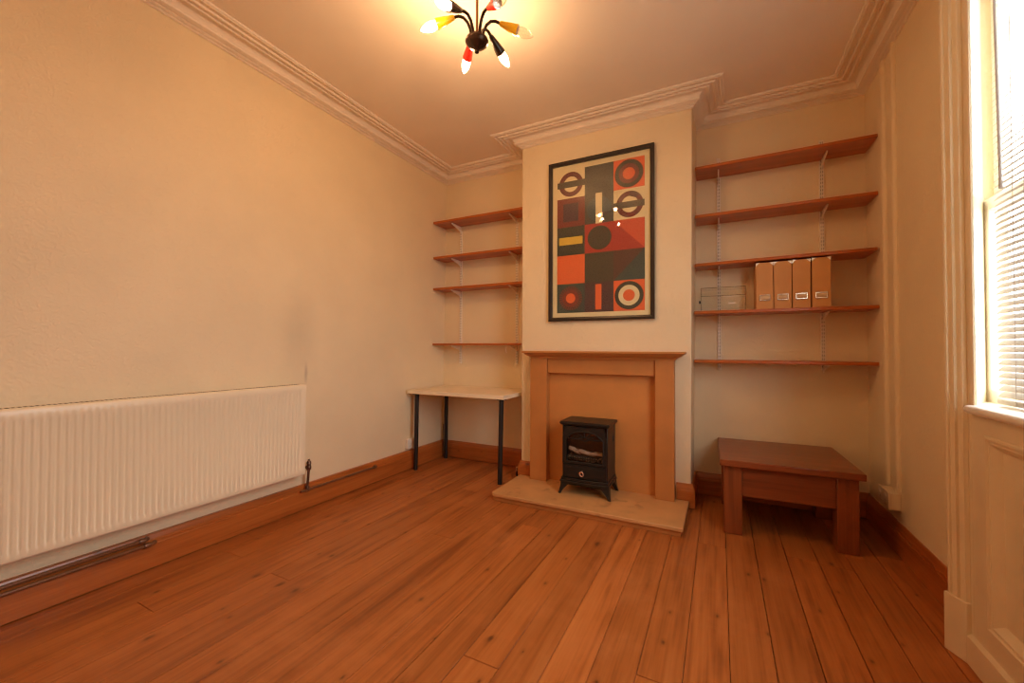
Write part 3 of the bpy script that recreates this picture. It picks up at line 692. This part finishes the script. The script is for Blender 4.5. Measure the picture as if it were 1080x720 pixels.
# magazine files
def mag_file(label, x0, x1, z1, dy, group='brown magazine files'):
    zb = 1.3925; y0, y1 = -0.238 + dy, -0.018 + dy
    r = thing('magazine_file', label, 'magazine file', ((x0 + x1) / 2, y0, zb), group)
    t = 0.003; m = MB()
    m.box(x0, x1, y0, y0 + t, zb, z1); m.box(x0, x0 + t, y0 + t, y1, zb, z1); m.box(x1 - t, x1, y0 + t, y1, zb, z1); m.box(x0 + t, x1 - t, y1 - t, y1, zb, z1 - 0.004); m.box(x0 + t, x1 - t, y0 + t, y1 - t, zb, zb + t)
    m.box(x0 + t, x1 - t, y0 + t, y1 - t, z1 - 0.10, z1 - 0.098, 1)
    m.build('case', [M['file'], M['file_in']], r, bevel=0.0008)
    for a, s in ((x0, 1), (x1, -1)):
        m = MB(); c = 0.021
        m.loft([[(a - s * .0006, y, z1 + .0006), (a + s * c, y, z1 + .0006), (a - s * .0006, y, z1 - c)] for y in (y0 - 0.0012, y0)])
        m.box(min(a, a - s * .0012), max(a, a - s * .0012), y0, y0 + 0.014, z1 - c, z1 + .0006)
        m.build('corner_guard', M['corner'], r)
    xm = (x0 + x1) / 2; hw, z0h = 0.032, zb + 0.057; hh = 0.040
    m = MB()
    m.box(xm - hw, xm - hw + .005, y0 - .004, y0, z0h, z0h + hh); m.box(xm + hw - .005, xm + hw, y0 - .004, y0, z0h, z0h + hh); m.box(xm - hw + .005, xm + hw - .005, y0 - .004, y0, z0h + hh - .006, z0h + hh)
    m.box(xm - hw + .005, xm + hw - .005, y0 - .006, y0, z0h, z0h + .006)
    lh = m.build('label_holder', M['chrome'], r, bevel=0.001)
    m = MB(); m.box(xm - hw + .004, xm + hw - .004, y0 - .0018, y0 - .0004, z0h + .012, z0h + hh - .005); m.build('label_card', M['card'], lh)
    return r
mag_file('brown magazine file with a metal label holder, leftmost of the four', 2.800, 2.899, 1.708, 0.0)
mag_file('brown magazine file with a metal label holder, second of the four from the left', 2.904, 3.003, 1.709, 0.002)
mag_file('brown magazine file with a metal label holder, third of the four from the left', 3.008, 3.106, 1.711, 0.0)
mag_file('brown magazine file with a metal label holder, rightmost of the four', 3.114, 3.212, 1.714, -0.001)

# clear plastic box
cb = thing('plastic_box', 'clear empty plastic box with a black clip on the shelf left of the magazine files', 'box', (2.595, -0.13, 1.3925))
x0, x1, y0, y1, z0, z1 = 2.453, 2.738, -0.20, -0.03, 1.3925, 1.500; t = 0.0025
mb = MB(); mb.box(x0, x1, y0, y0 + t, z0, z1); mb.box(x0, x1, y1 - t, y1, z0, z1); mb.box(x0, x0 + t, y0 + t, y1 - t, z0, z1); mb.box(x1 - t, x1, y0 + t, y1 - t, z0, z1); mb.box(x0 + t, x1 - t, y0 + t, y1 - t, z0, z0 + t)
mb.build('tray', M['acrylic'], cb)
mb = MB(); z2, z3 = 1.502, 1.562
mb.box(x0 - .002, x1 + .002, y0 - .002, y0 + t, z2, z3); mb.box(x0 - .002, x1 + .002, y1 - t, y1 + .002, z2, z3); mb.box(x0 - .002, x0 + t, y0 + t, y1 - t, z2, z3); mb.box(x1 - t, x1 + .002, y0 + t, y1 - t, z2, z3); mb.box(x0 + t, x1 - t, y0 + t, y1 - t, z3 - t, z3)
mb.box(x0 - .004, x1 + .004, y0 - .005, y0 - .002, z2, z2 + .004); lid = mb.build('lid', M['acrylic'], cb)
M['acrylic_edge'] = glass('clear_acrylic_edge', tint=(0.62, 0.56, 0.48), rough=0.1, refl=1.2, base=0.06)
mb = MB()
for yy in (y0 - .002,):
    mb.tube([(x0, yy, z3), (x1, yy, z3)], 0.0018, 6); mb.tube([(x0, yy, z2), (x1, yy, z2)], 0.0014, 6)
    for xx in (x0, x1): mb.tube([(xx, yy, z0 + .002), (xx, yy, z3)], 0.0014, 6)
mb.build('rim', M['acrylic_edge'], cb)
mb = MB(); mb.box(x0 - .013, x0 - .002, -0.205, -0.185, 1.450, 1.470); mb.build('clip', M['plastic_black'], cb, bevel=0.002)
mb = MB(); mb.box(2.63, 2.675, y0 - .0012, y0 - .0002, 1.44, 1.452); mb.box(2.60, 2.70, y0 - .0012, y0 - .0002, 1.492, 1.496); mb.build('front_catch', M['plastic_white'], cb)

# ================================================================== desk
dk = thing('desk', 'pale topped desk on four black legs standing in the left alcove', 'desk', (0.522, -0.295, 0))
mb = MB(); mb.box(0.021, 1.022, -0.589, -0.004, 0.702, 0.735); mb.build('desk_top', M['desk'], dk, bevel=0.002)
for (tx, ty), (bx_, by_) in (((0.088, -0.530), (0.076, -0.527)), ((0.972, -0.530), (0.955, -0.522)), ((0.086, -0.075), (0.076, -0.063)), ((0.975, -0.075), (0.972, -0.066))):
    mb = MB(); mb.tube([(tx, ty, 0.700), (bx_, by_, 0.012)], 0.0195, 20)
    mb.tube([(tx, ty, 0.694), (tx, ty, 0.702)], 0.042, 20)
    lg = mb.build('leg', M['black'], dk)
    mb = MB(); mb.tube([(bx_, by_, 0.0), (bx_, by_, 0.013)], 0.0185, 20); mb.build('levelling_foot', M['plastic_black'], lg)

# ================================================================== coffee table
ct = thing('coffee_table', 'low dark stained square wooden table with chunky legs under the right alcove shelves', 'coffee table', (2.912, -0.362, 0))
TW, TD = 0.348, 0.345
def loc(px, py): return (ct.location.x + px, ct.location.y + py)
def cbox(x0, x1, y0, y1, z0, z1):
    m = MB(); m.box(ct.location.x + x0, ct.location.x + x1, ct.location.y + y0, ct.location.y + y1, z0, z1); return m
cbox(-TW, TW, -TD, TD, 0.415, 0.452).build('table_top', M['table'], ct, bevel=0.004)
lw = 0.098
for sx in (-1, 1):
    for sy in (-1, 1):
        xa, xb = sorted((sx * (TW - 0.022), sx * (TW - 0.022 - lw))); ya, yb_ = sorted((sy * (TD - 0.04), sy * (TD - 0.04 - lw)))
        cbox(xa, xb, ya, yb_, 0.0, 0.415).build('leg', M['table_leg'], ct, bevel=0.004)
xi = TW - 0.022 - lw; yi = TD - 0.04 - lw
for sy in (-1, 1):
    ya, yb_ = sorted((sy * (TD - 0.055), sy * (TD - 0.078))); cbox(-xi, xi, ya, yb_, 0.232, 0.414).build('apron', M['table'], ct, bevel=0.002)
for sx in (-1, 1):
    xa, xb = sorted((sx * (TW - 0.037), sx * (TW - 0.060))); cbox(xa, xb, -yi, yi, 0.232, 0.414).build('apron', M['table'], ct, bevel=0.002)
ct.rotation_euler.z = math.radians(1.2)

# ================================================================== radiator and pipes
ra = thing('radiator', 'long white fluted panel radiator on the left wall', 'radiator', (0.06, -2.48, 0.265))
RY0, RY1, RZ0, RZ1 = -3.30, -1.672, 0.265, 0.868
mb = MB()
# front sheet: fluted between flat top and bottom margins
pitch = 0.0248; ys = [RY0, RY0 + 0.018]; pat = []
y = RY0 + 0.020
cols = [(RY0, 0.0), (y, 0.0)]
while y + pitch < RY1 - 0.012:
    for q, dpt in ((0.0, 0.0), (0.0025, 0.0045), (0.0045, 0.006), (0.0105, 0.006), (0.0125, 0.0045), (0.015, 0.0)):
        cols.append((y + q, dpt))
    y += pitch
cols.append((RY1, 0.0))
rows = [(RZ0, 0, 0.012), (RZ0 + 0.004, 0, 0.002), (RZ0 + 0.010, 0, 0), (RZ0 + 0.036, 0, 0), (RZ0 + 0.046, 1, 0), (RZ1 - 0.052, 1, 0), (RZ1 - 0.042, 0, 0), (RZ1 - 0.010, 0, 0), (RZ1 - 0.003, 0, 0.003), (RZ1, 0, 0.012)]
g = [[mb.bm.verts.new((0.100 - back - on * dpt, yy, zz)) for yy, dpt in cols] for zz, on, back in rows]
for r0, r1 in zip(g, g[1:]):
    for i in range(len(cols) - 1):
        f = mb.bm.faces.new((r0[i], r0[i + 1], r1[i + 1], r1[i])); f.smooth = True
mb.box(0.086, 0.0885, RY0, RY1, RZ0, RZ1)
mb.build('front_panel', M['radiator'], ra, sharp=60)
mb = MB(); mb.box(0.036, 0.044, RY0 + 0.02, RY1 - 0.02, RZ0 + 0.01, RZ1 - 0.015)
y = RY0 + 0.03
while y < RY1 - 0.04: mb.prism([(0.044, y), (0.086, y + 0.006), (0.086, y + 0.016), (0.044, y + 0.022)], 2, RZ0 + 0.05, RZ1 - 0.05); y += 0.05
mb.build('back_panel', M['radiator'], ra)
mb = MB(); mb.box(0.034, 0.0875, RY0, RY1, RZ1 - 0.014, RZ1 + 0.0005)
y = RY0 + 0.012
while y < RY1 - 0.02:
    mb.box(0.036, 0.046, y, y + 0.009, RZ1 + 0.0004, RZ1 + 0.0012, 1); mb.box(0.052, 0.064, y, y + 0.009, RZ1 + 0.0004, RZ1 + 0.0012, 1); y += 0.0165
mb.build('top_grille', [M['radiator'], M['rad_dark']], ra)
for a, b in ((RY1 - 0.006, RY1 + 0.001), (RY0 - 0.001, RY0 + 0.006)):
    mb = MB(); mb.box(0.034, 0.094, a, b, RZ0 + 0.012, RZ1); mb.build('side_cover', M['radiator'], ra, bevel=0.002)
for yy in (-1.95, -3.0):
    mb = MB(); mb.box(0.0, 0.036, yy - 0.02, yy + 0.02, RZ0 + 0.04, RZ1 - 0.06); mb.build('wall_bracket', M['radiator'], ra)
mb = MB()
vy = -1.606; vx = 0.048
mb.tube([(vx, RY1 - 0.004, 0.298), (vx, vy, 0.298)], 0.009, 12); mb.lathe([(0.013, -0.022), (0.016, -0.018), (0.016, 0.0), (0.013, 0.004), (0.013, 0.016), (0.016, 0.02), (0.013, 0.034), (0.008, 0.04), (0.006, 0.05)], (vx, vy, 0.298), seg=16)
mb.lathe([(0.012, 0), (0.012, 0.02), (0.009, 0.022)], (vx, vy + 0.004, 0.298), Vector((0, -1, 0)), 14)
vl = mb.build('valve', M['brass'], ra)
mb = MB(); mb.tube([(vx, vy, 0.28), (vx - .003, vy - 0.004, 0.2), (vx - .006, vy - 0.006, 0.158)], 0.0085, 12); mb.lathe([(0.014, 0), (0.014, 0.012), (0.01, 0.018)], (vx - .006, vy - .006, 0.150), seg=14); mb.build('valve_tail', M['brass'], vl)
mb = MB(); px = 0.040
mb.tube([(px, -1.66, 0.139), (px, -1.0, 0.138), (px - .003, -0.98, 0.137), (px - 0.022, -0.974, 0.137)], 0.0085, 12)
mb.lathe([(0.012, -0.01), (0.013, 0), (0.012, 0.012)], (px, -0.99, 0.138), Vector((0, 1, 0)), 14)
mb.lathe([(0.012, -0.012), (0.0135, 0), (0.012, 0.012)], (px, -1.612, 0.139), Vector((0, 1, 0)), 14)
tag(mb.build('heating_pipe', M['pipe'], origin=(px, -1.3, 0.139)), 'thin dark pipe running along the left skirting board from the radiator valve towards the desk', 'pipe')
mb = MB()
mb.tube([(0.038, -D + 0.03, 0.158), (0.038, -2.50, 0.160), (0.030, -2.485, 0.160), (0.014, -2.483, 0.160)], 0.0085, 12)
mb.lathe([(0.012, -0.012), (0.0135, 0), (0.012, 0.012)], (0.038, -2.51, 0.160), Vector((0, 1, 0)), 14)
tag(mb.build('heating_pipe', M['pipe'], origin=(0.038, -3.1, 0.16)), 'upper of the two dark pipes along the skirting below the radiator', 'pipe', 'pair of pipes under the radiator')
mb = MB()
mb.tube([(0.038, -D + 0.03, 0.130), (0.038, -2.47, 0.131), (0.032, -2.455, 0.132), (0.023, -2.453, 0.132)], 0.0085, 12)
mb.lathe([(0.012, -0.012), (0.0135, 0), (0.012, 0.012)], (0.038, -2.49, 0.131), Vector((0, 1, 0)), 14)
tag(mb.build('heating_pipe', M['pipe'], origin=(0.038, -3.1, 0.13)), 'lower of the two dark pipes along the skirting below the radiator', 'pipe', 'pair of pipes under the radiator')

# ================================================================== sockets, trunking, cables, small fixings
so = thing('wall_socket', 'white power socket low on the left wall beside the desk', 'socket', (0.0, -0.50, 0.24))
mb = MB(); mb.box(XL(.25) , 0.022, -0.575, -0.43, 0.19, 0.278); mb.build('face_plate', M['plastic_white'], so, bevel=0.004)
for yy in (-0.535, -0.47):
    mb = MB(); mb.box(0.022, 0.026, yy - 0.008, yy + 0.008, 0.247, 0.262); mb.build('rocker_switch', M['plastic_white'], so, bevel=0.001)
    mb = MB(); mb.box(0.0222, 0.0228, yy - 0.002, yy + 0.002, 0.228, 0.238); mb.box(0.0222, 0.0228, yy - 0.011, yy - 0.005, 0.212, 0.216); mb.box(0.0222, 0.0228, yy + 0.005, yy + 0.011, 0.212, 0.216); mb.build('socket_holes', M['slot'], so)
sr = thing('socket_box', 'cream surface mounted double socket box above the right skirting board', 'socket', (W, -0.41, 0.28))
mb = MB(); mb.box(W - 0.046, W, -0.535, -0.375, 0.236, 0.328); mb.build('back_box', M['gloss_cream'], sr, bevel=0.004)
mb = MB(); mb.box(W - 0.055, W - 0.046, -0.538, -0.372, 0.233, 0.331); mb.build('face_plate', M['gloss_cream'], sr, bevel=0.003)
for yy in (-0.495, -0.415):
    mb = MB(); mb.box(W - 0.059, W - 0.055, yy - 0.009, yy + 0.009, 0.298, 0.314); mb.build('rocker_switch', M['plastic_white'], sr, bevel=0.001)
    mb = MB(); mb.box(W - 0.0562, W - 0.0552, yy - 0.002, yy + 0.002, 0.272, 0.284); mb.box(W - 0.0562, W - 0.0552, yy - 0.012, yy - 0.006, 0.255, 0.259); mb.box(W - 0.0562, W - 0.0552, yy + 0.006, yy + 0.012, 0.255, 0.259); mb.build('socket_holes', M['slot'], sr)
def trunking(label, y, z0, z1):
    m = MB(); r = 0.022
    m.prism([(W + 0.001, y + r)] + [(W - 0.016 * math.sin(t) - 0.001, y + r * math.cos(t)) for t in [i * PI / 10 for i in range(11)]] + [(W + 0.001, y - r)], 2, z0, z1)
    return tag(m.build('cable_trunking', M['wall'], origin=(W, y, z0), sharp=30), label, 'trunking', 'painted cable trunking on the right wall')
trunking('painted half round cable trunking on the right wall, the run nearer the shelves', -0.352, 0.331, 2.838)
trunking('painted half round cable trunking on the right wall, the run nearer the window', -0.512, 0.331, 2.838)
mb = MB(); mb.tube([(0.030, -0.031, 0.004), (0.030, -0.031, 0.150), (0.031, -0.030, 0.215)], 0.0055, 10)
tag(mb.build('corner_pipe', M['plastic_white'], origin=(0.03, -0.031, 0)), 'thin white pipe standing in the back left corner behind the desk leg', 'pipe')
mb = MB(); mb.tube([(0.028, -0.045, 0.003), (0.027, -0.046, 0.10), (0.022, -0.040, 0.19), (0.010, -0.022, 0.26), (0.007, -0.010, 0.33)], 0.0035, 8)
tag(mb.build('aerial_cable', M['plastic_black'], origin=(0.028, -0.045, 0)), 'black cable rising up the back left corner behind the desk', 'cable')
pv = thing('pipe_stub', 'small capped metal pipe stub on the floor between the desk and the hearth', 'pipe', (0.985, -0.262, 0))
mb = MB(); mb.tube([(0.985, -0.262, 0.0), (0.985, -0.262, 0.045)], 0.008, 12); mb.build('riser', M['plastic_black'], pv)
mb = MB(); mb.lathe([(0.013, 0), (0.013, 0.014), (0.010, 0.016), (0.010, 0.026), (0.013, 0.028), (0.012, 0.038), (0.004, 0.041)], (0.985, -0.262, 0.042), seg=12); mb.build('cap', M['chrome'], pv)
mb = MB(); mb.tube([(0.823, -0.165, 1.1468), (0.823, -0.168, 1.128), (0.823, -0.172, 1.09), (0.823, -0.165, 1.077), (0.823, -0.156, 1.084)], 0.0028, 8)
tag(mb.build('hanging_hook', M['rail'], origin=(0.823, -0.165, 1.146)), 'small white hook hanging under the lowest left alcove shelf', 'hook')

# ================================================================== pendant lamp
LC = Vector((1.55, -1.863, 2.57))
pl = thing('pendant_lamp', 'six armed ceiling lamp with yellow, red and black bulb holders', 'ceiling lamp', (LC.x, LC.y, H))
mb = MB(); mb.lathe([(0.055, 0), (0.055, -0.006), (0.048, -0.016), (0.025, -0.03), (0.010, -0.038)], (LC.x, LC.y, H), seg=28); mb.build('ceiling_rose', M['lamp_rod'], pl)
mb = MB(); mb.tube([LC + Vector((0, 0, 0.02)), (LC.x, LC.y, H - 0.03)], 0.0065, 14); mb.build('rod', M['lamp_rod'], pl)
mb = MB(); mb.lathe([(0.005, -0.052), (0.010, -0.049), (0.010, -0.040), (0.007, -0.036), (0.016, -0.030), (0.038, -0.018), (0.053, -0.004), (0.0555, 0.003), (0.053, 0.011), (0.040, 0.019), (0.020, 0.024), (0.010, 0.040)], LC, seg=32); mb.build('hub', M['lamp_dark'], pl)
rv = Vector((0.8915, 0.4530, 0)); fv = Vector((-0.4530, 0.8915, 0))
arms = [(0, 'lamp_yellow', False, 0.0), (56, 'lamp_black', True, 0.01), (110, 'lamp_red', True, -0.005), (180, 'lamp_yellow', True, 0.028), (234, 'lamp_black', True, -0.014), (302, 'lamp_red', False, -0.006)]
for ang, hm, lit, dz in arms:
    a_ = math.radians(ang); d = rv * math.cos(a_) + fv * math.sin(a_)
    P = lambda r, z: LC + d * r + Vector((0, 0, z + dz * min(1, r / 0.1)))
    base_p, tip_dir = P(0.108, 0.093), (P(0.280, 0.022) - P(0.108, 0.093)).normalized()
    mb = MB(); mb.tube([P(0.026, 0.020), P(0.032, 0.055), P(0.045, 0.084), P(0.065, 0.101), P(0.088, 0.102), base_p + tip_dir * 0.006], 0.0070, 12)
    arm = mb.build('arm', M['lamp_dark'], pl)
    mb = MB(); mb.lathe([(0.0080, 0), (0.0110, 0.004), (0.0155, 0.03), (0.0212, 0.062), (0.0245, 0.088), (0.0245, 0.092), (0.0222, 0.092), (0.0216, 0.080)], base_p, tip_dir, 22)
    mb.build('bulb_holder', M[hm], arm)
    mb = MB(); mb.lathe([(0.0234, 0.0905), (0.0240, 0.0935), (0.0198, 0.0945)], base_p, tip_dir, 22); mb.build('holder_rim', M['chrome'], arm)
    mb = MB(); mb.lathe([(0.0156, 0.086), (0.0185, 0.097), (0.0214, 0.110), (0.0220, 0.122), (0.0203, 0.136), (0.0160, 0.150), (0.0098, 0.163), (0.0042, 0.171), (0.0010, 0.174)], base_p, tip_dir, 20)
    bulb = mb.build('bulb', M['bulb_lit'] if lit else M['bulb_off'], arm)
    if lit:
        la = bpy.data.lights.new('filament', 'POINT'); la.energy = BULB_W; la.color = (1.0, 0.55, 0.26); la.shadow_soft_size = 0.012
        lo = bpy.data.objects.new('filament', la); COL.objects.link(lo); lo.parent = bulb; lo.location = base_p + tip_dir * 0.125 - ROOT[arm.name]

# ================================================================== daylight
w = bpy.data.worlds.new('daylight'); sc.world = w; w.use_nodes = True
nt = w.node_tree; nt.nodes.clear()
bg = nt.nodes.new('ShaderNodeBackground'); bg.inputs[1].default_value = 7.4
wt = nt.nodes.new('ShaderNodeTexCoord'); wx = nt.nodes.new('ShaderNodeSeparateXYZ'); nt.links.new(wt.outputs['Generated'], wx.inputs[0])
wr = ramp(nt, [(0.46, (0.32, 0.31, 0.29)), (0.56, (0.97, 1.0, 1.0))])      # paved ground below the horizon, bright overcast above
wm = nt.nodes.new('ShaderNodeMath'); wm.operation = 'MULTIPLY_ADD'; nt.links.new(wx.outputs['Z'], wm.inputs[0]); wm.inputs[1].default_value = 0.5; wm.inputs[2].default_value = 0.5
nt.links.new(wm.outputs[0], wr.inputs[0]); nt.links.new(wr.outputs[0], bg.inputs[0])
wo = nt.nodes.new('ShaderNodeOutputWorld'); nt.links.new(bg.outputs[0], wo.inputs[0])

po = bpy.data.lights.new('window_portal', 'AREA'); po.shape = 'RECTANGLE'; po.size = 1.66; po.size_y = 1.66; po.cycles.is_portal = True
poo = bpy.data.objects.new('window_portal', po); COL.objects.link(poo); poo.location = (3.60, -2.10, 1.74); poo.rotation_euler = (0, math.radians(90), 0); poo['kind'] = 'structure'
# ================================================================== camera
cam = bpy.data.cameras.new('camera'); co = bpy.data.objects.new('camera', cam); COL.objects.link(co)
yaw, pitch, roll = 0.4702, 0.0186, 0.0041
f = Vector((-math.sin(yaw) * math.cos(pitch), math.cos(yaw) * math.cos(pitch), math.sin(pitch)))
r = Vector((math.cos(yaw), math.sin(yaw), 0)); u = r.cross(f)
r2 = r * math.cos(roll) + u * math.sin(roll); u2 = -r * math.sin(roll) + u * math.cos(roll)
mt = Matrix(((r2.x, u2.x, -f.x, 2.5721), (r2.y, u2.y, -f.y, -3.4926), (r2.z, u2.z, -f.z, 1.1116), (0, 0, 0, 1)))
co.matrix_world = mt
cam.sensor_fit = 'HORIZONTAL'; cam.sensor_width = 36.0; cam.lens = 430.37 / 1080 * 36; cam.clip_start = 0.02
sc.camera = co
sc.view_settings.view_transform = 'Standard'; sc.view_settings.look = 'None'; sc.view_settings.gamma = 1.0; sc.view_settings.use_curve_mapping = False
sc.view_settings.exposure = 0.26
sc.cycles.use_denoising = True; sc.cycles.denoising_prefilter = 'FAST'; sc.cycles.use_guiding = True; sc.cycles.filter_width = 1.2; sc.cycles.max_bounces = 14; sc.cycles.diffuse_bounces = 12; sc.cycles.transparent_max_bounces = 16
sc.cycles.sample_clamp_indirect = 3.0; sc.cycles.caustics_reflective = False; sc.cycles.caustics_refractive = False
